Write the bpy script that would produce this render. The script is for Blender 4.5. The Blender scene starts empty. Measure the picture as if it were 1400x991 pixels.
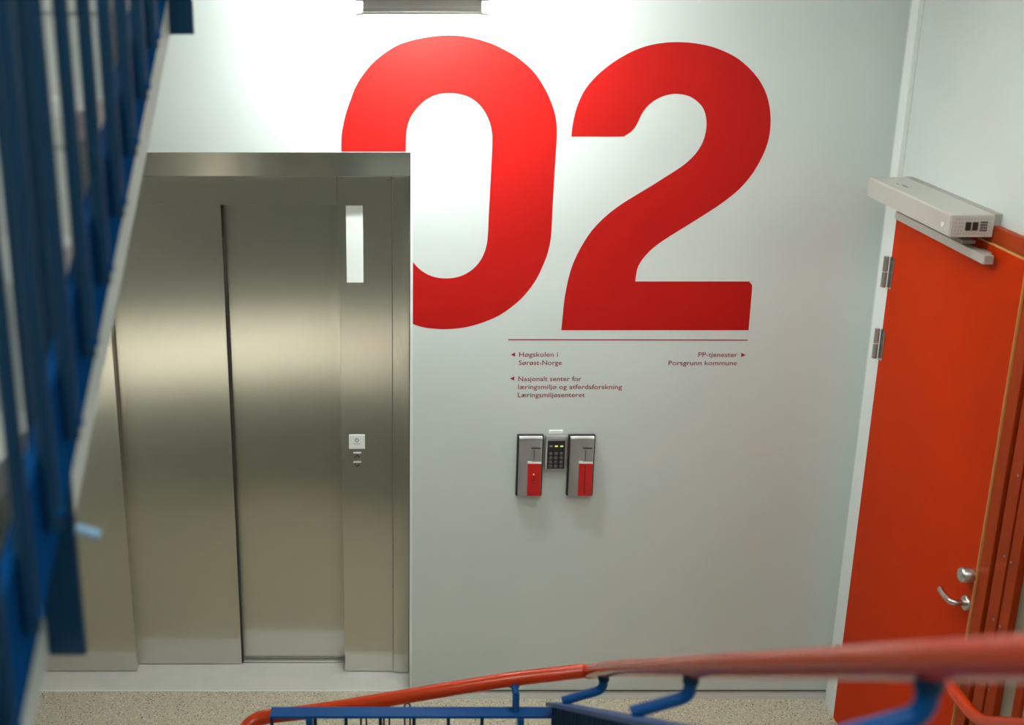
import bpy, bmesh, math, random
from mathutils import Vector, Matrix
from mathutils.geometry import tessellate_polygon
random.seed(7)
S = bpy.context.scene
C = S.collection
PI = math.pi

# ---------------------------------------------------------------- camera
F, CX, CY, CAMZ = 1671.0, 550.0, 495.5, 3.09
TILT = math.atan(545.0 / F)
cam = bpy.data.cameras.new('camera')
cam_o = bpy.data.objects.new('camera', cam); C.objects.link(cam_o)
cam.sensor_fit = 'HORIZONTAL'; cam.sensor_width = 36.0
cam.lens = F / 1400.0 * 36.0
cam.shift_x = (700.0 - CX) / 1400.0
cam.clip_start = 0.05
cam_o.location = (0, 0, CAMZ)
cam_o.rotation_euler = (PI / 2 - TILT, 0, 0)
cam.dof.use_dof = True
cam.dof.focus_distance = 4.95
cam.dof.aperture_fstop = 2.8
S.camera = cam_o

# ---------------------------------------------------------------- world, exposure
w = bpy.data.worlds.new('world'); S.world = w; w.use_nodes = True
bg = w.node_tree.nodes['Background']
bg.inputs['Color'].default_value = (0.75, 0.85, 1.0, 1); bg.inputs['Strength'].default_value = 0.15
S.view_settings.view_transform = 'Standard'
S.view_settings.look = 'None'
S.view_settings.exposure = 0.86
S.view_settings.gamma = 1.0
S.view_settings.use_curve_mapping = False

TUBE_POWER = 350.0        # fluorescent tube of the lamp on the elevator wall
CEIL_POWER = 17.0         # unseen ceiling lamps, added to brighten the stairwell
LOWER_POWER = 18.0       # upright wall lamp of the lower half landing

# ---------------------------------------------------------------- pixel helpers (a pixel gives a direction; the plane it lies on gives the distance)
_c, _s = math.cos(TILT), math.sin(TILT)
def ray(px, py):
    u = (px - CX) / F; v = (py - CY) / F
    return Vector((u, _c - v * _s, -(_s + v * _c)))
def onY(px, py, Y):
    r = ray(px, py); return Vector((0, 0, CAMZ)) + r * (Y / r.y)
def onX(px, py, X):
    r = ray(px, py); return Vector((0, 0, CAMZ)) + r * (X / r.x)

# ---------------------------------------------------------------- materials
def mat(name, col, rough=0.5, metal=0.0, var=0.04, scale=8.0, bump=0.0, bscale=200.0, emit=None, spec=0.5, coat=0.0, trans=0.0, stretch=None, aniso=None):
    m = bpy.data.materials.new(name); m.use_nodes = True
    nt = m.node_tree; N = nt.nodes; L = nt.links
    b = N['Principled BSDF']
    b.inputs['Roughness'].default_value = rough
    b.inputs['Metallic'].default_value = metal
    b.inputs['Specular IOR Level'].default_value = spec
    b.inputs['Coat Weight'].default_value = coat
    b.inputs['Coat Roughness'].default_value = 0.08
    b.inputs['Transmission Weight'].default_value = trans
    tc = N.new('ShaderNodeTexCoord')
    vec = tc.outputs['Object']
    if stretch:
        mp = N.new('ShaderNodeMapping'); mp.inputs['Scale'].default_value = stretch
        L.new(vec, mp.inputs['Vector']); vec = mp.outputs['Vector']
    n = N.new('ShaderNodeTexNoise'); n.inputs['Scale'].default_value = scale; n.inputs['Detail'].default_value = 3
    L.new(vec, n.inputs['Vector'])
    r = N.new('ShaderNodeMix'); r.data_type = 'RGBA'
    r.inputs[6].default_value = (*[max(0, x * (1 - var)) for x in col], 1)
    r.inputs[7].default_value = (*[min(1, x * (1 + var)) for x in col], 1)
    L.new(n.outputs['Fac'], r.inputs[0]); L.new(r.outputs[2], b.inputs['Base Color'])
    if bump:
        n2 = N.new('ShaderNodeTexNoise'); n2.inputs['Scale'].default_value = bscale; n2.inputs['Detail'].default_value = 2
        L.new(vec, n2.inputs['Vector'])
        bp = N.new('ShaderNodeBump'); bp.inputs['Strength'].default_value = bump; bp.inputs['Distance'].default_value = 0.002
        L.new(n2.outputs['Fac'], bp.inputs['Height']); L.new(bp.outputs['Normal'], b.inputs['Normal'])
    if emit:
        b.inputs['Emission Color'].default_value = (*emit[0], 1); b.inputs['Emission Strength'].default_value = emit[1]
    if aniso:
        t = N.new('ShaderNodeTangent'); t.direction_type = 'RADIAL'; t.axis = 'Z'
        b.inputs['Anisotropic'].default_value = aniso[0]; b.inputs['Anisotropic Rotation'].default_value = aniso[1]
        L.new(t.outputs['Tangent'], b.inputs['Tangent'])
    return m

def terrazzo(name, base):
    m = bpy.data.materials.new(name); m.use_nodes = True
    nt = m.node_tree; N = nt.nodes; L = nt.links; b = N['Principled BSDF']
    b.inputs['Roughness'].default_value = 0.38; b.inputs['Specular IOR Level'].default_value = 0.35
    tc = N.new('ShaderNodeTexCoord')
    def chips(scale, lo, hi, src):
        v = N.new('ShaderNodeTexVoronoi'); v.feature = 'F1'; v.inputs['Scale'].default_value = scale
        L.new(tc.outputs['Object'], v.inputs['Vector'])
        sx = N.new('ShaderNodeSeparateColor'); L.new(v.outputs['Color'], sx.inputs['Color'])
        mr = N.new('ShaderNodeMapRange'); mr.inputs[1].default_value = lo; mr.inputs[2].default_value = hi
        L.new(sx.outputs[0], mr.inputs[0])
        dm = N.new('ShaderNodeMath'); dm.operation = 'LESS_THAN'; dm.inputs[1].default_value = 0.42
        L.new(v.outputs['Distance'], dm.inputs[0])
        mu = N.new('ShaderNodeMath'); mu.operation = 'MULTIPLY'
        L.new(mr.outputs[0], mu.inputs[0]); L.new(dm.outputs[0], mu.inputs[1])
        return mu.outputs[0]
    def over(prev, col, fac):
        x = N.new('ShaderNodeMix'); x.data_type = 'RGBA'
        if prev is None: x.inputs[6].default_value = (*base, 1)
        else: L.new(prev, x.inputs[6])
        x.inputs[7].default_value = (*col, 1); L.new(fac, x.inputs[0]); return x.outputs[2]
    o = over(None, tuple(k * 1.5 for k in base), chips(150, 0.62, 0.7, 0))
    o = over(o, tuple(k * 0.5 for k in base), chips(190, 0.72, 0.78, 1))
    o = over(o, (0.06, 0.055, 0.045), chips(130, 0.86, 0.9, 2))
    o = over(o, (0.72, 0.68, 0.58), chips(115, 0.9, 0.93, 3))
    L.new(o, b.inputs['Base Color'])
    return m

M = {}
M['wall'] = mat('wall_paint', (0.615, 0.678, 0.655), 0.55, var=0.012, scale=3, bump=0.08, bscale=350, spec=0.3)
M['ceil'] = mat('ceiling_paint', (0.75, 0.76, 0.74), 0.7, var=0.02, bump=0.05)
M['floor'] = terrazzo('terrazzo', (0.50, 0.455, 0.345))
M['skirt'] = mat('cove_base', (0.40, 0.39, 0.34), 0.6, var=0.06, scale=30)
M['red'] = mat('red_vinyl', (0.44, 0.0095, 0.0075), 0.5, var=0.02, scale=2, spec=0.12)
M['redtxt'] = mat('dark_red_vinyl', (0.27, 0.004, 0.02), 0.5, var=0.02)
M['steel'] = mat('brushed_steel_vertical', (0.60, 0.585, 0.525), 0.27, 1.0, var=0.03, scale=14, stretch=(14, 14, 0.25), aniso=(1.0, 0.0))
M['steel_h'] = mat('brushed_steel_horizontal', (0.60, 0.585, 0.53), 0.25, 1.0, var=0.03, scale=14, stretch=(0.25, 14, 14), aniso=(1.0, 0.25))
M['sill'] = mat('sill_steel', (0.74, 0.73, 0.69), 0.45, 0.35, var=0.08, scale=10)
M['gap'] = mat('dark_gap', (0.02, 0.02, 0.02), 0.7)
M['white'] = mat('white_lacquer', (0.80, 0.84, 0.81), 0.35, var=0.015)
M['plate'] = mat('white_plate', (0.82, 0.86, 0.83), 0.3, var=0.02)
M['grey'] = mat('grey_plastic', (0.36, 0.35, 0.32), 0.45, var=0.03)
M['opgrey'] = mat('operator_aluminium', (0.56, 0.545, 0.50), 0.42, 0.25, var=0.03, scale=20)
M['black'] = mat('black_plastic', (0.018, 0.018, 0.018), 0.35)
M['orange'] = mat('orange_door_paint', (0.52, 0.029, 0.0002), 0.5, var=0.03, scale=4, spec=0.05)
M['orange2'] = mat('orange_frame_paint', (0.36, 0.040, 0.005), 0.45, var=0.06, scale=10, spec=0.1)
M['gold'] = mat('raw_wood_edge', (0.72, 0.36, 0.10), 0.5, var=0.1, scale=40)
M['rail'] = mat('red_orange_lacquer', (0.64, 0.045, 0.004), 0.2, var=0.03, scale=6, spec=0.4, coat=0.15)
M['blue'] = mat('blue_lacquer', (0.003, 0.075, 0.27), 0.35, var=0.05, scale=8, spec=0.15)
M['stringer'] = mat('blue_satin_paint', (0.004, 0.062, 0.22), 0.7, var=0.05, scale=8, spec=0.0)
M['shaded_blue'] = mat('shaded_blue_lacquer', (0.003, 0.034, 0.085), 0.5, var=0.06, scale=10, spec=0.2)  # darker copy of the blue: shade of the unlit bars put into the colour
M['paleblue'] = mat('pale_blue_bolt', (0.30, 0.50, 0.72), 0.35, var=0.03)
M['tread'] = mat('grey_tread', (0.60, 0.61, 0.58), 0.5, var=0.12, scale=60)
M['soffit'] = mat('pale_grey_edge', (0.66, 0.70, 0.67), 0.7, var=0.05, scale=12, spec=0.05)
M['chrome'] = mat('satin_chrome', (0.62, 0.60, 0.57), 0.25, 1.0, var=0.02)
M['readersteel'] = mat('reader_steel', (0.42, 0.42, 0.41), 0.35, 0.6, var=0.03)
M['readerred'] = mat('reader_red', (0.55, 0.006, 0.006), 0.3, var=0.03, coat=0.3)
M['key'] = mat('key_grey', (0.09, 0.09, 0.09), 0.45)
M['yellow'] = mat('yellow_led', (0.6, 0.55, 0.05), 0.4, emit=((0.9, 0.8, 0.1), 0.35))
M['green'] = mat('green_led', (0.4, 0.6, 0.15), 0.4, emit=((0.6, 0.9, 0.25), 0.3))
M['ledoff'] = mat('grey_led', (0.3, 0.3, 0.3), 0.4)
M['olive'] = mat('olive_pane', (0.27, 0.25, 0.18), 0.25, var=0.05, scale=3)
M['wire'] = mat('black_wire', (0.012, 0.012, 0.014), 0.4)
M['tube'] = mat('fluorescent_tube', (0.9, 0.9, 0.9), 0.4, emit=((0.96, 1.0, 0.985), TUBE_POWER))
M['clear'] = mat('clear_white_cap', (0.85, 0.87, 0.85), 0.3, var=0.01)
_nt = M['clear'].node_tree
_tl = _nt.nodes.new('ShaderNodeBsdfTranslucent'); _tl.inputs['Color'].default_value = (0.9, 0.92, 0.9, 1)
_tp = _nt.nodes.new('ShaderNodeBsdfTransparent')
_m1 = _nt.nodes.new('ShaderNodeMixShader'); _m2 = _nt.nodes.new('ShaderNodeMixShader')
_m1.inputs[0].default_value = 0.6; _m2.inputs[0].default_value = 0.75
_nt.links.new(_nt.nodes['Principled BSDF'].outputs[0], _m1.inputs[1]); _nt.links.new(_tl.outputs[0], _m1.inputs[2])
_nt.links.new(_m1.outputs[0], _m2.inputs[1]); _nt.links.new(_tp.outputs[0], _m2.inputs[2])
_nt.links.new(_m2.outputs[0], _nt.nodes['Material Output'].inputs['Surface'])
M['diffuser'] = mat('opal_diffuser', (0.9, 0.9, 0.88), 0.5, emit=((0.97, 1.0, 0.94), CEIL_POWER))
M['opal'] = mat('opal_lamp_cover', (0.8, 0.8, 0.75), 0.5, emit=((1.0, 0.92, 0.74), LOWER_POWER))

# ---------------------------------------------------------------- mesh helpers
def box(bm, x0, x1, y0, y1, z0, z1):
    vs = [bm.verts.new(p) for p in ((x0, y0, z0), (x1, y0, z0), (x1, y1, z0), (x0, y1, z0), (x0, y0, z1), (x1, y0, z1), (x1, y1, z1), (x0, y1, z1))]
    for f in ((0, 3, 2, 1), (4, 5, 6, 7), (0, 1, 5, 4), (1, 2, 6, 5), (2, 3, 7, 6), (3, 0, 4, 7)):
        bm.faces.new([vs[i] for i in f])
def prism(bm, pts, axis, a0, a1):
    """extrude a 2D polygon along an axis; pts are in the other two axes in x,y,z order"""
    def P(p, a):
        q = list(p); q.insert(axis, a); return q
    A = [bm.verts.new(P(p, a0)) for p in pts]; B = [bm.verts.new(P(p, a1)) for p in pts]
    n = len(pts)
    for i, j, k in tessellate_polygon([[Vector((p[0], p[1], 0)) for p in pts]]):
        bm.faces.new((A[i], A[j], A[k])); bm.faces.new((B[i], B[k], B[j]))
    for i in range(n):
        bm.faces.new((A[i], B[i], B[(i + 1) % n], A[(i + 1) % n]))
def tube(bm, pts, r, seg=12, cap=True):
    pts = [Vector(p) for p in pts]; rings = []
    up = None
    for i, p in enumerate(pts):
        d = (pts[min(i + 1, len(pts) - 1)] - pts[max(i - 1, 0)]).normalized()
        if up is None:
            up = d.orthogonal().normalized()
        up = (up - d * up.dot(d)).normalized(); side = d.cross(up)
        rr = r[i] if isinstance(r, (list, tuple)) else r
        rings.append([bm.verts.new(p + (up * math.cos(2 * PI * k / seg) + side * math.sin(2 * PI * k / seg)) * rr) for k in range(seg)])
    for a, b in zip(rings, rings[1:]):
        for k in range(seg):
            bm.faces.new((a[k], a[(k + 1) % seg], b[(k + 1) % seg], b[k]))
    if cap:
        bm.faces.new(rings[0][::-1]); bm.faces.new(rings[-1])
def catmull(pts, n=6):
    pts = [Vector(p) for p in pts]; out = []
    for i in range(len(pts) - 1):
        p0 = pts[max(i - 1, 0)]; p1 = pts[i]; p2 = pts[i + 1]; p3 = pts[min(i + 2, len(pts) - 1)]
        for k in range(n):
            t = k / n
            out.append(0.5 * ((2 * p1) + (p2 - p0) * t + (2 * p0 - 5 * p1 + 4 * p2 - p3) * t * t + (3 * p1 - p0 - 3 * p2 + p3) * t ** 3))
    out.append(pts[-1]); return out
def bend(pts, rad, n=7):
    """polyline with rounded corners"""
    pts = [Vector(p) for p in pts]; out = [pts[0]]
    for i in range(1, len(pts) - 1):
        a, b, c = pts[i - 1], pts[i], pts[i + 1]
        d1 = (a - b); d2 = (c - b); r = min(rad, d1.length * .48, d2.length * .48)
        p = b + d1.normalized() * r; q = b + d2.normalized() * r
        for k in range(n + 1):
            t = k / n; out.append(p * (1 - t) ** 2 + b * 2 * t * (1 - t) + q * t * t)
    out.append(pts[-1]); return out
def obj(name, bm, m, parent=None, bevel=0.0, smooth=False, origin=None):
    bmesh.ops.recalc_face_normals(bm, faces=bm.faces)
    if bevel:
        es = [e for e in bm.edges if len(e.link_faces) == 2 and e.calc_face_angle(0) > 0.6]
        bmesh.ops.bevel(bm, geom=es, offset=bevel, segments=2, affect='EDGES', profile=0.6)
    me = bpy.data.meshes.new(name)
    if origin is not None:
        bmesh.ops.translate(bm, verts=bm.verts, vec=-Vector(origin))
    bm.to_mesh(me); bm.free()
    if smooth:
        for p in me.polygons: p.use_smooth = True
        try: me.set_sharp_from_angle(angle=0.7)
        except Exception: pass
    me.materials.append(M[m])
    o = bpy.data.objects.new(name, me); C.objects.link(o)
    if origin is not None: o.location = origin
    if parent:
        o.parent = parent; o.matrix_parent_inverse = Matrix.Translation(parent.location).inverted()
    return o
def obox(name, b, m, parent=None, bevel=0.0, smooth=False):
    bm = bmesh.new(); box(bm, *b); return obj(name, bm, m, parent, bevel, smooth)
def otube(name, pts, r, m, parent=None, seg=12):
    bm = bmesh.new(); tube(bm, pts, r, seg); return obj(name, bm, m, parent, smooth=True)
def oprism(name, pts, axis, a0, a1, m, parent=None, bevel=0.0):
    bm = bmesh.new(); prism(bm, pts, axis, a0, a1); return obj(name, bm, m, parent, bevel)
def tag(o, label, cat, group=None):
    o['label'] = label; o['category'] = cat
    if group: o['group'] = group
    return o
def thing(name, label, cat, loc=(0, 0, 0), group=None):
    o = bpy.data.objects.new(name, None); C.objects.link(o); o.location = loc; o.empty_display_size = 0.1
    return tag(o, label, cat, group)
def struct(o, label=None):
    o['kind'] = 'structure'
    if label: o['label'] = label
    return o

# ================================================================ THE SETTING
D = 4.71                    # elevator wall
XR = 1.88                   # wall with the orange door
XL = -2.05
YB = -1.30                  # rear wall behind the half landing
ZH = 1.70                   # half landing
ZC = 5.2                    # stairwell ceiling
OX, OZ = 0.036, 2.402       # right edge and top of the elevator recess
OXL = -1.95

bm = bmesh.new()
box(bm, XL, OXL, D, D + 0.45, -1.9, ZC)
box(bm, OX, XR + 0.2, D, D + 0.45, -1.9, ZC)
box(bm, OXL, OX, D, D + 0.45, OZ, ZC)
box(bm, OXL, OX, D, D + 0.45, -1.9, -0.06)
struct(obj('wall_back', bm, 'wall'), 'white painted wall around the elevator')
bm = bmesh.new()
# wall with the orange door: below, beside and above the door opening
DY0, DY1, DZ = 3.19, 4.585, 2.307
box(bm, XR, XR + 0.2, YB, DY0, -1.9, ZC)
box(bm, XR, XR + 0.2, DY1, D, -1.9, ZC)
box(bm, XR, XR + 0.2, DY0, DY1, DZ, ZC)
box(bm, XR, XR + 0.2, DY0, DY1, -1.9, 0)
struct(obj('wall_right', bm, 'wall'), 'white wall holding the orange door')
struct(obox('wall_left', (XL - 0.2, XL, YB, D, -1.9, ZC), 'wall'), 'white wall beside the upper flight')
struct(obox('wall_rear', (XL - 0.2, XR + 0.2, YB - 0.2, YB, -1.9, ZC), 'wall'), 'white rear wall of the stairwell')
struct(obox('ceiling', (XL, XR, YB, D, ZC, ZC + 0.2), 'ceil'), 'white stairwell ceiling')
EDGE = 3.10
bm = bmesh.new(); box(bm, XL, XR, EDGE, D + 0.026, -0.2, 0.0)
struct(obj('floor', bm, 'floor'), 'beige speckled terrazzo floor')
struct(obox('floor_half_landing', (XL, XR, YB, 0.15, ZH - 0.2, ZH), 'floor'), 'terrazzo half landing')
struct(obox('floor_half_landing_edge', (0.46, XR, 0.1505, 0.77, ZH - 0.2, ZH), 'floor'))
struct(obox('floor_lower_landing', (XL, XR, YB, EDGE + 0.2, -1.9, -1.7), 'floor'))
struct(obox('floor_upper_landing', (XL, XR, EDGE, D, 3.2, 3.4), 'ceil'), 'slab of the landing above')
struct(obox('floor_upper_landing_edge', (XL, -0.42, 2.5, EDGE, 3.2, 3.4), 'ceil'))
# coved base strip
bm = bmesh.new()
prof = [(D, 0.0), (D - 0.034, 0.0), (D - 0.030, 0.003), (D - 0.014, 0.006), (D - 0.006, 0.012), (D - 0.005, 0.020), (D, 0.020)]
prism(bm, prof, 0, OX + 0.012, XR)
bb = struct(obj('baseboard_back', bm, 'skirt'), 'narrow beige coved base strip along the white wall')
obox('joint_line', (OX + 0.012, XR, D - 0.0035, D, 0.0202, 0.024), 'gap', bb)
# white corner post
bm = bmesh.new()
struct(obox('trim_1', (XR - 0.02, XR, 4.585, 4.65, 0.0, 3.2), 'white', bevel=0.003), 'white vertical trim between the white wall and the orange door')
struct(obox('trim_2', (OX - 0.004, OX + 0.006, D - 0.004, D + 0.10, 0.0, OZ), 'white'), 'white edge of the elevator recess')

# ---------------------------------------------------------------- orange door and its frame
XD = 1.855
door = struct(obox('door_1', (XD, XD + 0.045, 3.545, 4.530, 0.008, 2.250), 'orange', bevel=0.0015), 'orange painted door with chrome lever and lock')
obox('edge_strip', (XD - 0.002, XD + 0.03, 3.5405, 3.5445, 0.008, 2.2555), 'gold', door)
obox('edge_strip', (XD - 0.002, XD + 0.03, 3.5445, 4.53, 2.2505, 2.2545), 'gold', door)
obox('edge_strip', (XD - 0.002, XD + 0.03, 3.545, 4.53, 0.001, 0.0075), 'gold', door)
obox('hinge_jamb', (XR - 0.022, XR + 0.05, 4.533, 4.5845, 0.0, 2.256), 'white', door, 0.002)
obox('frame_head', (XR - 0.022, XR + 0.05, 3.19, 4.5845, 2.258, 2.307), 'orange2', door, 0.002)
obox('latch_jamb', (XR - 0.022, XR + 0.05, 3.474, 3.5375, 0.0, 2.256), 'orange2', door, 0.003)
obox('jamb_groove', (XR + 0.012, XR + 0.05, 3.4525, 3.4735, 0.0, 2.256), 'orange2', door)
p1 = obox('side_post', (XR - 0.018, XR + 0.05, 3.389, 3.452, 0.0, 2.256), 'orange2', door, 0.002)
obox('gasket', (XR + 0.002, XR + 0.05, 3.3765, 3.3885, 0.0, 2.256), 'black', door)
p2 = obox('side_post', (XR - 0.018, XR + 0.05, 3.322, 3.376, 0.0, 2.256), 'orange2', door, 0.002)
obox('side_pane', (XR + 0.004, XR + 0.012, 3.2315, 3.3215, 0.0, 2.256), 'olive', door)
obox('side_post', (XR - 0.012, XR + 0.05, 3.19, 3.231, 0.0, 2.256), 'orange2', door, 0.002)
for z in (0.9, 1.13, 1.35, 1.62, 1.95):
    for y, p in ((3.405, p1), (3.362, p2)):
        otube('screw', [(XR - 0.0175, y, z), (XR - 0.020, y, z)], 0.004, 'chrome', p, 8)
def hinge(z0, z1):
    h = obox('hinge', (XD - 0.004, XD + 0.0, 4.49, 4.529, z0, z1), 'chrome', door)
    zm = (z0 + z1) / 2
    otube('knuckle', [(XD - 0.016, 4.535, z0), (XD - 0.016, 4.535, zm - .002)], 0.010, 'chrome', h)
    otube('knuckle', [(XD - 0.016, 4.535, zm + .002), (XD - 0.016, 4.535, z1)], 0.010, 'chrome', h)
for a, b in ((1.915, 2.035), (1.63, 1.75), (0.235, 0.355)): hinge(a, b)
# lever: rose, neck, curved lever
LZ = 1.095; LY = 3.572
hd = otube('door_handle', [(XD - 0.001, LY, LZ), (XD - 0.006, LY, LZ), (XD - 0.010, LY, LZ)], [0.027, 0.027, 0.024], 'chrome', door, 24)
hd['label'] = 'curved chrome lever handle'
pts = bend([(XD - 0.008, LY, LZ), (XD - 0.050, LY, LZ), (XD - 0.054, LY + 0.052, LZ), (XD - 0.050, LY + 0.090, LZ + 0.002)], 0.022, 6)
otube('lever', pts, 0.0105, 'chrome', hd, 14)
lk = otube('lock_cylinder', [(XD - 0.001, LY - 0.005, 1.20), (XD - 0.035, LY - 0.005, 1.20), (XD - 0.040, LY - 0.005, 1.20)], [0.027, 0.026, 0.022], 'chrome', door, 24)
otube('keyway', [(XD - 0.0395, LY - 0.005, 1.20), (XD - 0.0415, LY - 0.005, 1.20)], 0.010, 'readersteel', lk, 16)

# ================================================================ ELEVATOR
YJ, YL, YR = 4.897, 4.958, 4.996
ev = thing('elevator', 'brushed stainless steel elevator with two sliding door panels in the white wall', 'elevator', (-0.74, YJ, 0))
HB, HS = 2.163, 2.281       # door head, header seam
XJ = -0.262                 # left edge of right jamb
XS = -0.040
XM = -0.744                 # meeting edge
XLJ = -1.217
obox('jamb_panel', (XJ, XS - 0.0015, YJ, YJ + 0.13, 0.004, HS - 0.0015), 'steel', ev, 0.002)
obox('outer_jamb', (XS, OX - 0.006, YJ - 0.012, YJ + 0.13, 0.004, HS - 0.001), 'steel', ev, 0.002)
obox('jamb_panel', (OXL, XLJ, YJ, YJ + 0.13, 0.004, HS - 0.0015), 'steel', ev, 0.002)
obox('lintel_panel', (XLJ + 0.0015, XJ - 0.0015, YJ, YJ + 0.13, HB, HS - 0.0015), 'steel', ev, 0.002)
oprism('header', [(YJ - 0.006, HS), (YJ + 0.012, 2.52), (YJ + 0.13, 2.52), (YJ + 0.13, HS)], 0, OXL, OX - 0.004, 'steel_h', ev)
lp = obox('door_panel', (XLJ - 0.05, XM, YL, YL + 0.030, 0.004, HB + 0.04), 'steel', ev, 0.002)
rp = obox('door_panel', (XM - 0.05, XJ + 0.05, YR, YR + 0.030, 0.008, HB + 0.04), 'steel', ev, 0.002)
obox('edge_seal', (XM, XM + 0.007, YL + 0.004, YL + 0.028, 0.004, HB + 0.03), 'gap', lp)
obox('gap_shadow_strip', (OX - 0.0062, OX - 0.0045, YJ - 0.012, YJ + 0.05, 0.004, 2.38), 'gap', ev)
sl = obox('sill', (OXL, OX - 0.006, D + 0.026, YR + 0.04, -0.05, 0.0), 'sill', ev)
obox('track', (XM + 0.005, XJ + 0.03, YR - 0.012, YR - 0.006, 0.0, 0.006), 'chrome', sl)
obox('track', (XM + 0.005, XJ + 0.03, YR - 0.030, YR - 0.022, 0.0, 0.003), 'chrome', sl)
obox('nosing', (OXL, OX - 0.006, D + 0.0255, D + 0.034, -0.02, 0.003), 'white', sl, 0.001)
# white indicator panel, call plate with symbol, two arrow buttons
a = onY(472, 281, YJ); b = onY(497, 386, YJ)
ip = obox('indicator_panel', (a.x + .002, b.x, YJ - 0.004, YJ + 0.002, b.z, a.z), 'plate', ev, 0.001); ip['label'] = 'tall blank white indicator panel'
a = onY(477, 594, YJ); b = onY(499, 613, YJ)
cp = obox('call_plate', (a.x, b.x, YJ - 0.005, YJ + 0.002, b.z, a.z), 'plate', ev, 0.001); cp['label'] = 'small white call plate with round symbol'
cxp, czp = (a.x + b.x) / 2, (a.z + b.z) / 2 + 0.008
bm = bmesh.new()
ring = [(math.cos(2 * PI * k / 24), math.sin(2 * PI * k / 24)) for k in range(24)]
vo = [bm.verts.new((cxp + 0.0095 * c0, YJ - 0.0056, czp + 0.0095 * s0)) for c0, s0 in ring]
vi = [bm.verts.new((cxp + 0.0045 * c0, YJ - 0.0056, czp + 0.0045 * s0)) for c0, s0 in ring]
for k in range(24): bm.faces.new((vo[k], vo[(k + 1) % 24], vi[(k + 1) % 24], vi[k]))
obj('round_symbol', bm, 'grey', cp)
obox('caption_bar', (cxp - 0.013, cxp + 0.013, YJ - 0.0056, YJ - 0.005, czp - 0.0185, czp - 0.014), 'opgrey', cp)
for k, zc in enumerate((1.072, 1.029)):
    cb = obox('call_button', (-0.2115, -0.178, YJ - 0.004, YJ + 0.002, zc - 0.018, zc + 0.014), 'steel', ev, 0.0008)
    obox('light_bar', (-0.2115, -0.178, YJ - 0.0055, YJ - 0.0042, zc + 0.010, zc + 0.016), 'plate', cb)
    sg = 1 if k == 0 else -1; xc = -0.1948
    za, zb = zc - 0.004 - sg * 0.007, zc - 0.004 + sg * 0.006
    for ex in (-0.010, 0.010):
        bm = bmesh.new()
        tube(bm, [(xc + ex, YJ - 0.005, za), (xc, YJ - 0.005, zb)], 0.0017, 6)
        obj('arrow_stroke', bm, 'gap', cb)

# ================================================================ WALL GRAPHICS
YG = D
def smooth_poly(pts, n=5):
    """closed outline; corners sharper than 40 degrees stay, the rest is smoothed"""
    P = [Vector((p[0], p[1], 0)) for p in pts]; N_ = len(P)
    corner = []
    for i in range(N_):
        a = P[i] - P[i - 1]; b = P[(i + 1) % N_] - P[i]
        corner.append(a.angle(b) > 0.62)
    out = []
    for i in range(N_):
        p1, p2 = P[i], P[(i + 1) % N_]
        p0 = p1 if corner[i] else P[i - 1]
        p3 = p2 if corner[(i + 1) % N_] else P[(i + 2) % N_]
        straight = (p2 - p1).length > 60
        if straight: out.append(p1); continue
        for k in range(n):
            t = k / n
            out.append(0.5 * ((2 * p1) + (p2 - p0) * t + (2 * p0 - 5 * p1 + 4 * p2 - p3) * t * t + (3 * p1 - p0 - 3 * p2 + p3) * t ** 3))
    return out
def decal(name, px_pts, m, parent=None, th=0.0004, sm=True):
    pts = smooth_poly(px_pts) if sm else [Vector((p[0], p[1], 0)) for p in px_pts]
    W = [onY(p.x, p.y, YG) for p in pts]
    bm = bmesh.new()
    prism(bm, [(q.x, q.z) for q in W], 1, YG - th, YG - 0.0001)
    return obj(name, bm, m, parent)
ZERO = [(466.5, 207.3), (467, 185), (471.6, 160), (478.7, 138), (487.3, 116.3), (502.7, 93.6), (519.3, 77.6), (540, 63.4), (560, 55.8), (587, 50.2), (614.4, 48),
        (640.4, 50.5), (666.6, 57.5), (686.8, 66.2), (709, 79.4), (729.2, 97.5), (741.3, 114.7), (750.4, 131.8), (757.4, 151), (760.4, 165), (761.3, 179), (760.8, 195.4),
        (758, 239.8), (755.7, 280), (754.6, 303.6), (753.1, 325.4), (749.9, 341.8), (744.4, 358.1), (733.5, 381.2), (719, 401.4), (704.4, 415.6), (684.4, 430), (662.6, 439.9),
        (640.8, 446.4), (622.7, 449.2), (604.5, 450), (586.3, 448.6), (573.6, 446), (562.8, 442), (562.8, 355), (568.2, 362.5), (577.3, 370.6), (588.2, 376.6), (599, 379.6),
        (610, 380.4), (622.7, 379.2), (635.4, 375), (648.1, 366.3), (657.2, 355.4), (662.8, 343.6), (665.9, 330.9), (667.2, 316.3), (668.4, 290.9), (671, 239.8),
        (673, 195.4), (672.2, 179.3), (668.6, 165.1), (661.6, 151), (650.5, 138.9), (638.3, 131.6), (624.2, 128.2), (612, 127.5), (600, 128.8), (587.1, 133.8),
        (576.2, 141.7), (567.2, 151.7), (560.8, 161.9), (557.2, 172.6), (555.4, 184.5), (554.8, 207.3)]
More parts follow.
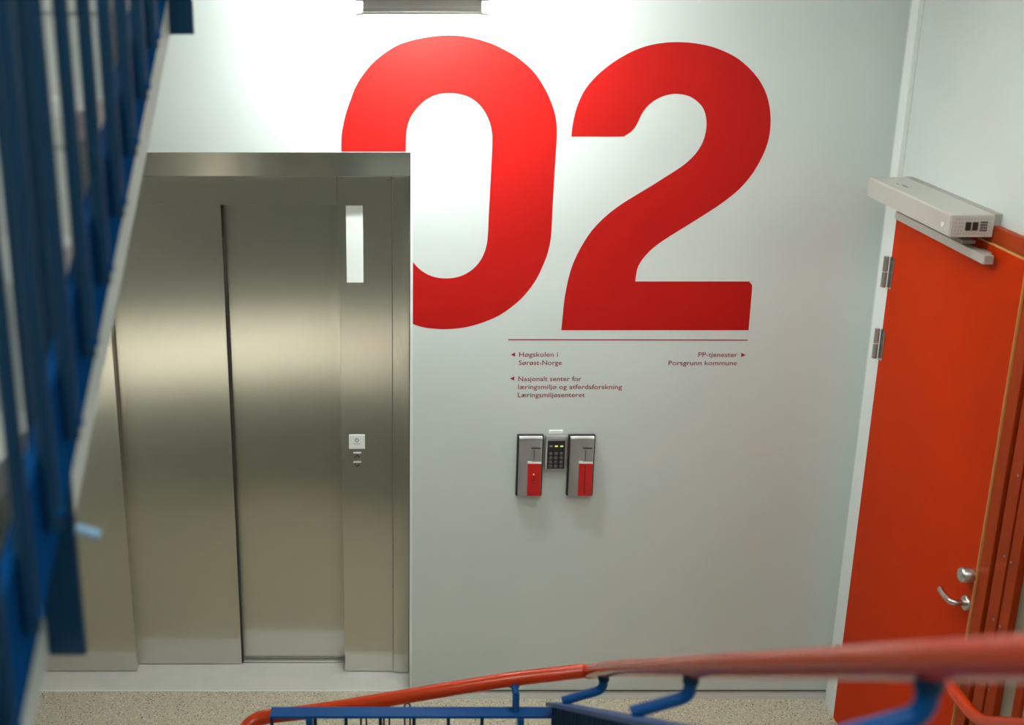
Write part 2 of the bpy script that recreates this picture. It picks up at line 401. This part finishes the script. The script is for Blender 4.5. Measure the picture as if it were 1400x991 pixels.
TWO = [(781.1, 186.8), (782.2, 175.5), (785.5, 157.7), (791.1, 140), (800, 122.2), (813.3, 106), (828.8, 92.2), (846.6, 79.8), (866.6, 69.2), (886.6, 62.2), (906.6, 58.6),
       (926.6, 57.5), (948.8, 58.9), (971, 63.1), (991, 70.4), (1008.7, 80), (1024.3, 93.1), (1037.6, 108.8), (1046.5, 125.5), (1051.6, 143), (1053.6, 162.1), (1052.4, 181.5),
       (1048.5, 198.5), (1040.9, 216.5), (1028.2, 238), (1010.9, 258.3), (988.7, 276.4), (966.5, 291.2), (942.1, 306.6), (915.4, 323.1), (897.7, 335.2), (886.6, 344.9), (877.7, 355.3),
       (872.1, 365.3), (869.7, 375.5), (868.6, 384.6), (1019.5, 384.6), (1024, 385.4), (1027, 388), (1028.3, 392.4), (1026.5, 415.4), (1023.4, 451.4), (767.3, 451.4),
       (768.9, 435.4), (771.1, 413.2), (774.4, 393.2), (778.9, 374), (785.5, 355.5), (795.5, 335.8), (808.9, 315.5), (826.6, 296.9), (846.6, 281.1), (871, 265.7), (893.2, 252.4),
       (907, 243.5), (921, 234.8), (937.7, 223), (951, 209.9), (959.9, 195.9), (964.4, 182.1), (965.9, 168.8), (964.3, 156), (959.9, 145.9), (951, 136.8), (939.9, 130.8),
       (924.3, 128.4), (908.8, 130.8), (895.5, 137), (884.4, 146.2), (876.6, 157.5), (871, 169.4), (864.4, 178.6), (855.5, 184.8), (846.6, 186.8)]
tag(decal('numeral_zero', ZERO, 'red'), 'huge red numeral zero on the white wall, partly cut off by the elevator', 'numeral')
tag(decal('numeral_two', TWO, 'red'), 'huge red numeral two on the white wall beside the zero', 'numeral')
tag(decal('divider_line', [(695, 463.6), (1022, 464.2), (1022, 465.6), (695, 465.0)], 'redtxt', sm=False), 'thin dark red horizontal line beneath the huge numeral two', 'line')

def text_mesh(name, txt, x0, x1, base, top, parent):
    cu = bpy.data.curves.new(name, 'FONT'); cu.body = txt; cu.size = 1.0; cu.offset = 0.007; cu.resolution_u = 3
    t = bpy.data.objects.new(name, cu); C.objects.link(t)
    dg = bpy.context.evaluated_depsgraph_get()
    me = bpy.data.meshes.new_from_object(t.evaluated_get(dg))
    bpy.data.objects.remove(t); bpy.data.curves.remove(cu)
    xs = [v.co.x for v in me.vertices]
    A = onY(x0, base, YG); B = onY(x1, base, YG); T = onY(x0, top, YG)
    sx = (B.x - A.x) / (max(xs) - min(xs)); sz = (T.z - A.z) / 0.70; mx = min(xs)
    bm = bmesh.new(); bm.from_mesh(me); bpy.data.meshes.remove(me)
    for v in bm.verts:
        v.co = (A.x + (v.co.x - mx) * sx, YG - 0.0003, A.z + v.co.y * sz)
    return obj(name, bm, 'redtxt', parent)
def direction(label, lines, arrow, loc):
    t = thing('direction_lettering', label, 'lettering', loc)
    for l in lines: text_mesh('text_line', *l, t)
    decal('arrow', arrow, 'redtxt', t, sm=False)
direction('dark red two-line direction lettering with left arrow, upper block under the divider line',
          [('Høgskolen i', 709.6, 762.6, 487.6, 481.2), ('Sørøst-Norge', 709.2, 768, 498.8, 492.4)],
          [(698.4, 484.7), (704.2, 481.8), (704.2, 487.6)], onY(735, 499, YG))
direction('dark red three-line direction lettering with left arrow, above the card readers',
          [('Nasjonalt senter for', 708.4, 794.7, 520.8, 514.4), ('læringsmiljø og atferdsforskning', 708.2, 850.3, 531.8, 525.4),
           ('Læringsmiljøsenteret', 707.8, 799.5, 542.8, 536.4)],
          [(697.3, 517.4), (703, 514.5), (703, 520.3)], onY(770, 543, YG))
direction('dark red two-line direction lettering with right arrow under the numeral two',
          [('PP-tjenester', 954.5, 1008, 487.8, 481.4), ('Porsgrunn kommune', 913.8, 1007.4, 499.2, 492.8)],
          [(1019.6, 485.2), (1013.4, 482.2), (1013.4, 488.2)], onY(965, 499, YG))

# ================================================================ CARD READERS AND KEYPAD
def reader(x0, x1, label, dots):
    z0, z1 = 0.974, 1.247
    t = thing('card_reader', label, 'card reader', ((x0 + x1) / 2, D, z0), 'card readers on the white wall')
    obox('housing', (x0, x1, D - 0.022, D, z0, z1 - 0.002), 'black', t, 0.004)
    w_ = x1 - x0
    # concave steel cover
    bm = bmesh.new(); n = 8; xa, xb = x0 + 0.007, x1 - 0.007
    prof = [(xa + (xb - xa) * k / n, D - 0.030 - 0.006 * (2 * k / n - 1) ** 2) for k in range(n + 1)] + [(xb, D - 0.02), (xa, D - 0.02)]
    prism(bm, prof, 2, z0 + 0.004, z1 - 0.012)
    f = obj('face_plate', bm, 'readersteel', t)
    prof2 = [(xa + (xb - xa) * k / n, D - 0.032 - 0.006 * (2 * k / n - 1) ** 2) for k in range(n + 1)] + [(xb, D - 0.02), (xa, D - 0.02)]
    bm = bmesh.new(); prism(bm, prof2, 2, z1 - 0.0118, z1 - 0.0042); obj('top_lip', bm, 'plate', t)
    # swipe slot and red panel
    sx0 = x0 + w_ * 0.50
    rpnl = obox('red_panel', (x0 + w_ * 0.42, x1 - 0.008, D - 0.0385, D - 0.026, z0 + 0.007, z0 + 0.152), 'readerred', t, 0.0015)
    obox('panel_rim', (x0 + w_ * 0.40, x1 - 0.008, D - 0.038, D - 0.026, z0 + 0.1522, z0 + 0.159), 'plate', t)
    sf = obox('slot_frame', (sx0 + 0.005, x1 - 0.013, D - 0.036, D - 0.028, z0 + 0.16, z0 + 0.218), 'readersteel', t, 0.001)
    obox('slot', (sx0 + 0.004, x1 - 0.012, D - 0.037, D - 0.028, z0 + 0.2185, z0 + 0.2215), 'gap', sf)
    obox('slot', (sx0 + 0.014, sx0 + 0.0165, D - 0.0366, D - 0.034, z0 + 0.165, z0 + 0.212), 'gap', sf)
    obox('groove', (x0 + w_ * 0.63, x0 + w_ * 0.66, D - 0.039, D - 0.037, z0 + 0.016, z0 + 0.145), 'gap' if not dots else 'readerred', rpnl)
    if dots:
        for k, zz in enumerate((0.105, 0.091, 0.078, 0.066)):
            otube('status_light', [(x0 + w_ * 0.645, D - 0.0385, z0 + zz), (x0 + w_ * 0.645, D - 0.0405, z0 + zz)], 0.003, 'yellow' if k == 0 else 'gap', rpnl, 8)
    return t
xa, xb = 0.474, 0.583
reader(xa, xb, 'steel card reader with red panel and small lights, on the elevator side of the keypad', True)
xa2, xb2 = 0.685, 0.796
reader(xa2, xb2, 'steel card reader with plain red panel, on the orange door side of the keypad', False)
KX0, KX1, KZ0, KZ1 = 0.588, 0.680, 1.093, 1.247
kp = thing('keypad', 'small grey keypad with black key field and two lit lights between the card readers', 'keypad', ((KX0 + KX1) / 2, D, KZ0))
obox('housing', (KX0, KX1, D - 0.035, D, KZ0, KZ1), 'readersteel', kp, 0.012)
obox('mounting_tab', (KX0 + 0.018, KX1 - 0.018, D - 0.008, D, KZ1 + 0.0005, KZ1 + 0.014), 'white', kp)
kf = obox('key_field', (KX0 + 0.010, KX1 - 0.010, D - 0.0375, D - 0.030, KZ0 + 0.010, KZ1 - 0.020), 'black', kp, 0.002)
for i in range(3):
    xk = KX0 + 0.024 + i * 0.022
    for j in range(4):
        zk = KZ0 + 0.022 + j * 0.0185
        otube('key', [(xk, D - 0.037, zk), (xk, D - 0.0405, zk), (xk, D - 0.0415, zk)], [0.0078, 0.0075, 0.006], 'key', kf, 12)
    obox('status_light', (xk - 0.006, xk + 0.006, D - 0.039, D - 0.037, KZ1 - 0.046, KZ1 - 0.040), ('ledoff', 'yellow', 'green')[i], kf)

# ================================================================ LANDING LAMP (hangs under the slab, open towards the wall)
LYF = 4.20
lx0, lx1 = -0.153, 0.285
lamp = thing('landing_lamp', 'fluorescent lamp with grey ribbed front and white end caps above the red zero', 'lamp', ((lx0 + lx1) / 2, LYF + 0.06, 3.2))
obox('top_plate', (lx0 + 0.01, lx1 - 0.01, LYF - 0.01, LYF + 0.20, 3.17, 3.2), 'white', lamp)
bm = bmesh.new()
outer = []; nr = 24
for k in range(nr + 1):
    t = k / nr; z = 2.939 + 0.23 * t
    bulge = 0.02 * math.sin(PI * t)
    rib = 0.0022 * (1 if k % 4 < 2 else -1)
    outer.append((LYF + 0.02 - bulge - rib, z))
inner = [(y + 0.010, z) for y, z in outer]
prism(bm, outer + inner[::-1], 0, lx0 + 0.022, lx1 - 0.022)
obj('ribbed_front', bm, 'grey', lamp)
obox('bottom_lip', (lx0 + 0.018, lx1 - 0.018, LYF + 0.012, LYF + 0.028, 2.930, 2.9385), 'opgrey', lamp, 0.002)
for a, b in ((lx0, lx0 + 0.0215), (lx1 - 0.0215, lx1)):
    bm = bmesh.new()
    pr = [(LYF + 0.06, 2.932), (LYF + 0.012, 2.934), (LYF, 2.96), (LYF - 0.004, 3.0), (LYF - 0.004, 3.14), (LYF + 0.01, 3.169), (LYF + 0.06, 3.169)]
    prism(bm, pr, 0, a, b)
    e_ = obj('end_cap', bm, 'clear', lamp, 0.004)
    obox('cap_rim', (a - 0.001, b + 0.001, LYF + 0.0, LYF + 0.035, 2.927, 2.9335), 'opgrey', e_)
    xo = a if a < 0 else b
    obox('cap_rim', (xo - 0.0015, xo + 0.0015, LYF - 0.006, LYF + 0.002, 2.934, 3.17), 'opgrey', e_)
    obox('cap_rim', (a - 0.001, b + 0.001, LYF - 0.006, LYF + 0.035, 2.972, 2.980), 'opgrey', e_)
otube('tube', [(lx0 + 0.03, LYF + 0.085, 3.06), (lx1 - 0.03, LYF + 0.085, 3.06)], 0.014, 'tube', lamp, 12)

# ================================================================ DOOR OPERATOR
op = thing('door_operator', 'grey box-shaped automatic door opener mounted above the orange door', 'door opener', (1.80, 4.13, 2.275))
oy0, oy1, oz0, oz1 = 3.777, 4.495, 2.274, 2.343
ox0, ox1 = 1.720, 1.856
oprism('cover', [(ox0, oz0), (ox0 - 0.001, oz1 - 0.004), (ox0 + 0.004, oz1), (ox1, oz1), (ox1, oz0)], 1, oy0 + 0.006, oy1 - 0.005, 'opgrey', op)
ep = obox('end_plate', (ox0 + 0.001, ox1 - 0.001, oy0, oy0 + 0.0055, oz0 - 0.001, oz1 - 0.001), 'opgrey', op, 0.001)
obox('end_plate', (ox0 + 0.001, ox1 - 0.001, oy1 - 0.0045, oy1, oz0, oz1 - 0.001), 'grey', op, 0.001)
obox('mounting_plate', (ox1, XR - 0.0, oy0 + 0.004, oy1, 2.308, oz1 + 0.002), 'grey', op)
# perforations, two rocker switches, vent grille on the end facing the stairs
def hole(x, z, r=0.0013):
    otube('vent_hole', [(x, oy0 + 0.001, z), (x, oy0 - 0.0006, z)], r, 'gap', ep, 6)
for k in range(12):
    hole(ox0 + 0.016 + k * 0.0095, oz1 - 0.013); hole(ox0 + 0.014 + k * 0.0095, oz0 + 0.009)
for k in range(3):
    for j in range(3): hole(ox0 + 0.016 + k * 0.0095, oz0 + 0.020 + j * 0.0115)
for j in range(3): hole(ox0 + 0.122, oz0 + 0.020 + j * 0.0115)
for k in range(2):
    sw = obox('rocker_switch', (ox0 + 0.046 + k * 0.022, ox0 + 0.063 + k * 0.022, oy0 - 0.003, oy0, oz0 + 0.020, oz0 + 0.047), 'black', ep, 0.001)
for k in range(4):
    for j in range(4):
        obox('grille_opening', (ox0 + 0.093 + k * 0.0058, ox0 + 0.0972 + k * 0.0058, oy0 - 0.0006, oy0 + 0.001, oz0 + 0.017 + j * 0.0085, oz0 + 0.0235 + j * 0.0085), 'gap', ep)
obox('emblem', (ox0 + 0.045, ox0 + 0.049, 4.335, 4.350, oz1, oz1 + 0.0006), 'gap', op)
obox('emblem', (ox0 + 0.054, ox0 + 0.059, 4.275, 4.325, oz1, oz1 + 0.0006), 'gap', op)
otube('key_switch', [(ox0 + 0.0005, oy0 + 0.055, oz0 + 0.028), (ox0 - 0.003, oy0 + 0.055, oz0 + 0.028)], 0.008, 'plate', op, 14)
otube('spindle', [(ox0 + 0.06, oy0 + 0.08, oz0), (ox0 + 0.06, oy0 + 0.08, oz0 - 0.02)], 0.012, 'grey', op, 12)
gr = obox('guide_rail', (1.808, 1.838, 3.715, 4.43, 2.200, 2.228), 'opgrey', op, 0.001)
obox('rail_cap', (1.809, 1.837, 3.709, 3.7145, 2.201, 2.227), 'grey', gr)
obox('arm', (1.79, 1.83, 3.83, 4.20, 2.240, 2.250), 'grey', op)
obox('rail_bracket', (1.8385, XD - 0.001, 3.76, 3.82, 2.202, 2.226), 'grey', gr)

# ================================================================ STAIRS
RISE, GO = 0.17, 0.2637
def steps(root, x0, x1, y_first, z_base, sgn, n=10, go=GO):
    """sgn +1: climbs with +y; -1: climbs with -y. y_first is the first riser"""
    ya, yb = (0, go + 0.03) if sgn > 0 else (-go - 0.03, 0)
    bm = bmesh.new(); box(bm, x0, x1, ya, yb, -0.04, 0.0)
    first = obj('tread', bm, 'tread', root)
    bm = bmesh.new(); box(bm, x0, x1, min(0, sgn * 0.02) + sgn * 0.005, max(0, sgn * 0.02) + sgn * 0.005, -RISE, -0.0405)
    fr = obj('riser', bm, 'tread', root)
    for k in range(n):
        for src in (first, fr):
            o = src if k == 0 else src.copy()
            if k: C.objects.link(o)
            o.parent = root; o.matrix_parent_inverse = Matrix.Translation(root.location).inverted()
            o.location = (0, y_first + sgn * go * k, z_base + RISE * (k + 1))
XB = -0.385                 # baluster plane of the upper flight
XF = -0.397                 # face of its stringer
low = lambda y: 2.3377 + (y - 1.0914) * 0.655           # lower edge of the blue stringer
wlow = lambda y: 2.189 + (y - 1.307) * 0.645           # pale soffit behind it
up = thing('staircase', 'blue steel flight of stairs rising beside the well with a pale lower edge', 'stairs', (-1.2, 0.1, ZH))
steps(up, XL + 0.003, -0.459, 0.15, ZH, 1, 9, 0.2595)
def sloped(name, x0, x1, y0, y1, d0, d1, m, parent, line):
    return oprism(name, [(y0, line(y0) + d0), (y1, line(y1) + d0), (y1, line(y1) + d1), (y0, line(y0) + d1)], 0, x0, x1, m, parent)
sloped('stringer', XF - 0.012, XF, 0.0, 2.62, 0.0, 0.155, 'stringer', up, low)
sloped('soffit_edge', -0.475, -0.459, 0.2, 2.7, 0.0, 0.10, 'soffit', up, wlow)
sloped('soffit', XL + 0.003, -0.4755, 0.2, 2.7, 0.0, 0.02, 'soffit', up, wlow)

def balustrade(name, label, line, ys, posts, x, post_dx, bot, top, rail_w, y0, y1, m_bar, m_rail, tail, bar_r=0.0068, post_x=None):
    t = thing(name, label, 'balustrade', (x, (y0 + y1) / 2, line((y0 + y1) / 2)))
    first = None
    for y in ys:
        if any(abs(y - p) < 0.03 for p in posts) and not post_x: continue
        if first is None:
            bm = bmesh.new(); tube(bm, [(0, 0, bot), (0, 0, top)], bar_r, 10)
            first = o = obj('baluster', bm, m_bar, t, smooth=True)
        else:
            o = first.copy(); C.objects.link(o)
        o.parent = t; o.matrix_parent_inverse = Matrix.Translation(t.location).inverted(); o.location = (x, y, line(y))
        bt = otube('bolt', [(x + 0.006, y, line(y) + bot + 0.02), (x + 0.013, y, line(y) + bot + 0.02)], 0.006, m_rail, t, 8)
    for y in posts:
        xa, xb = post_x or sorted((x - math.copysign(0.008, post_dx), x + post_dx))
        p = obox('post', (xa, xb, y - 0.006, y + 0.006, line(y) + tail, line(y) + top), m_bar, t, 0.001)
    sloped('top_rail', x - rail_w / 2, x + rail_w / 2, y0, y1, top, top + 0.012, m_rail, t, line)
    return t
ups = balustrade('balustrade', 'shade-darkened blue balustrade of round bars along the rising flight', low,
                 [0.203 + 0.1024 * k for k in range(24)], [0.300, 1.390, 2.486], XB, 0.042, 0.07, 1.04, 0.05, 0.1, 2.65, 'shaded_blue', 'stringer', -0.293, 0.0095, (-0.456, -0.4095))
rod = otube('tie_bolt', [(XF, 1.352, 2.437), (XF + 0.029, 1.350, 2.429)], 0.0065, 'paleblue', ups, 10)
rod['label'] = 'pale blue bolt sticking out of the post'

# flight down to this floor
XP = 0.44
railz = lambda y: 1.073 + (3.209 - y) * 0.6335        # red handrail axis
nose = lambda y: railz(y) - 0.90
gtop = lambda y: onX(758, 959, XP).z + (onX(758, 959, XP).y - y) * 0.6335
dn = thing('staircase', 'terrazzo flight of stairs leading down to the landing beside the orange door', 'stairs', (1.2, 2.0, 0))
steps(dn, XP + 0.03, XR - 0.002, 3.21, 0.0, -1, 9, 0.2683)
sloped('stringer', XP + 0.012, XP + 0.024, 0.8, 3.1, -0.22, 0.03, 'blue', dn, nose)
gy1 = onX(758, 959, XP).y
balustrade('balustrade', 'shade-darkened blue slatted balustrade with pale grey top rail along the descending flight', nose,
           [gy1 - 0.012 - 0.05 * k for k in range(46)], [gy1 - 0.01], XP, 0.012, -0.15, gtop(2.0) - nose(2.0) - 0.014, 0.05, 0.8, gy1, 'shaded_blue', 'blue', -0.2)

# flight from the landing down to the floor below
dl = thing('staircase', 'terrazzo flight of stairs leading down from the landing under the rising flight', 'stairs', (-1.2, 1.8, -1.7))
steps(dl, XL + 0.003, -0.42, 0.62, -1.7, 1, 9, 0.2637)
sloped('stringer', -0.415, -0.403, 0.6, 3.1, -0.25, 0.0, 'blue', dl, lambda y: (y - 3.0) * 0.6447)

# ---------------------------------------------------------------- guard across the well
YGd = 3.06
gz = onY(560, 972.5, YGd).z
gx0, gx1 = onY(370, 972, YGd).x, onY(757, 972, YGd).x
gd = thing('guard_rail', 'blue flat-topped guard rail with thin dark bars across the stair well', 'guard rail', ((gx0 + gx1) / 2, YGd, -0.15))
obox('top_bar', (gx0, gx1, YGd - 0.024, YGd + 0.024, gz - 0.008, gz), 'blue', gd, 0.001)
bars = [onY(p, 985, YGd).x for p in (431, 473, 520, 566, 613, 659)] + [onY(371.5, 985, YGd).x]
f0 = None
for x in bars:
    if f0 is None:
        bm = bmesh.new(); tube(bm, [(0, 0, -0.18), (0, 0, gz - 0.008)], 0.0052, 10); o = f0 = obj('baluster', bm, 'shaded_blue', gd, smooth=True)
    else:
        o = f0.copy(); C.objects.link(o)
    o.parent = gd; o.matrix_parent_inverse = Matrix.Translation(gd.location).inverted(); o.location = (x, YGd, 0)
for p in (423.5, 711):
    x = onY(p, 985, YGd).x
    obox('post', (x - 0.009, x + 0.009, YGd - 0.03, YGd + 0.015, -0.2, gz - 0.0085), 'blue', gd, 0.002)
obox('bottom_bar', (gx0, gx1, YGd - 0.012, YGd + 0.012, 0.06, 0.072), 'blue', gd)

# ---------------------------------------------------------------- red handrail: down the flight, across the well and down again
hr = thing('handrail', 'long red tubular handrail sweeping down the flight and across the guard rail', 'handrail', (0.55, 3.1, 0.0))
XH = 0.55
YH = 3.135
J = onY(803, 917, YH); tl = onY(705, 927, YH); t2 = onY(560, 951, YH); t3 = onY(440, 971, YH); t4 = onY(385, 981, YH)
down = [(-0.30, 0.12, railz(0.62)), (XH, 0.12, railz(0.62)), (XH, 0.62, railz(0.62)), (XH, 1.2, railz(1.2)), (XH, 2.2, railz(2.2)), (XH, 2.8, railz(2.8)), (J.x, YH, J.z)]
across = [tuple(tl), tuple(t2), tuple(t3), (-0.47, YH, t4.z - 0.005), (-0.475, 3.0, t4.z - 0.075), (-0.475, 1.0, t4.z - 0.075 - 2 * 0.6447)]
otube('tube', bend(down[:-1] + [down[-1]], 0.1, 6)[:-1] + [Vector(J) + Vector((0.006, -0.012, 0.004)), Vector(J) + Vector((-0.012, 0.001, -0.001))] + bend([tuple(J)] + across, 0.10, 8)[1:], 0.0215, 'rail', hr, 20)
pb = onY(706, 950, YGd)
st = otube('support', [(pb.x, YGd + 0.005, gz - 0.002), (pb.x, YGd + 0.01, gz + 0.05), (pb.x, YH, tl.z - 0.018)], 0.0105, 'blue', hr, 12)
otube('collar', [(pb.x, YH - 0.004, tl.z - 0.028), (pb.x, YH, tl.z - 0.016)], 0.016, 'shaded_blue', st, 12)
for px in (826, 946, 1275, 420):
    if px == 420:
        continue
    # rail point straight above the bracket
    lo_, hi_ = 0.3, 3.1
    for _ in range(40):
        y = (lo_ + hi_) / 2
        Zc = y * _c + (CAMZ - railz(y)) * _s
        if CX + F * XH / Zc > px: lo_ = y
        else: hi_ = y
    z = railz(y)
    br = otube('bracket', bend([(XP, y - 0.0, gtop(y) + 0.006), (XH, y, z - 0.065), (XH, y, z - 0.015)], 0.02, 5), 0.0125, 'blue', hr, 14)
    otube('collar', [(XH, y, z - 0.034), (XH, y, z - 0.018)], 0.0155, 'shaded_blue', br, 14)

# ---------------------------------------------------------------- handrail on the door wall
XW = 1.79
wr = thing('wall_handrail', 'orange tubular handrail bending along the wall beside the orange door', 'handrail', (XW, 3.3, 0.85))
pA = onX(1336, 986, XW); pB = onX(1400, 992, XW)
sl_ = 0.6335
wp = [(XW, 0.9, pA.z + (pA.y - 0.9) * sl_), (XW, 2.5, pA.z + (pA.y - 2.5) * sl_), (XW, pA.y, pA.z), (XW, pA.y + 0.24, pA.z + 0.0), (XR - 0.001, pA.y + 0.25, pA.z + 0.0)]
otube('tube', bend(wp, 0.085, 8), 0.0205, 'rail', wr, 20)
for y in (1.3, 2.6):
    otube('bracket', bend([(XR - 0.001, y, pA.z + (pA.y - y) * sl_ - 0.05), (XW, y, pA.z + (pA.y - y) * sl_ - 0.05), (XW, y, pA.z + (pA.y - y) * sl_ - 0.012)], 0.02, 4), 0.008, 'blue', wr, 10)

# ---------------------------------------------------------------- small wire rack behind the guard rail
YW_ = 3.30
wk = thing('wire_rack', 'small black wire rack with three narrow hoops on the floor behind the guard rail', 'rack', (-0.05, YW_, 0))
for px, tp in ((497, 970), (528.5, 957), (557, 961.5)):
    tpos = onY(px, tp, YW_); h = 0.0085
    arc = [(tpos.x - h, YW_, 0.012), (tpos.x - h, YW_, tpos.z - h)] + [(tpos.x + h * math.cos(a), YW_, tpos.z - h + h * math.sin(a)) for a in [PI * (1 - k / 8) for k in range(1, 8)]] + [(tpos.x + h, YW_, tpos.z - h), (tpos.x + h, YW_, 0.012)]
    otube('hoop', arc, 0.003, 'wire', wk, 8)
obox('base_bar', (-0.16, 0.06, YW_ - 0.06, YW_ + 0.06, 0.0, 0.012), 'wire', wk, 0.002)

# ================================================================ LAMPS OF THE STAIRWELL (out of view; the ceiling lamps are added for brightness)
def added_ceiling_lamp(x0, x1, y0, y1, z, label):
    t = thing('added_ceiling_lamp', label, 'lamp', ((x0 + x1) / 2, (y0 + y1) / 2, z))
    obox('housing', (x0, x1, y0, y1, z - 0.03, z), 'white', t, 0.003)
    obox('diffuser', (x0 + 0.02, x1 - 0.02, y0 + 0.02, y1 - 0.02, z - 0.07, z - 0.0305), 'diffuser', t, 0.004)
added_ceiling_lamp(-1.0, 0.5, 0.4, 0.7, ZC, 'added white ceiling lamp over the stair well')  # unseen, added for general ambient light
added_ceiling_lamp(0.5, 1.3, -0.9, -0.6, ZC, 'added white ceiling lamp over the half landing')  # unseen as well, added for ambient light from behind the camera

wl = thing('wall_lamp', 'upright opal wall lamp on the rear wall of the lower half landing', 'lamp', (-1.71, YB, -0.74))
obox('back_plate', (-1.82, -1.60, YB, YB + 0.02, -0.74, -0.14), 'white', wl, 0.003)
obox('opal_cover', (-1.80, -1.62, YB + 0.0205, YB + 0.08, -0.72, -0.16), 'opal', wl, 0.01)
added_ceiling_lamp(0.40, 1.20, 3.36, 3.52, 3.2, 'added white ceiling lamp under the upper landing, above the descending flight')  # unseen, added to lift wall, door and floor; rail highlights suggest light overhead
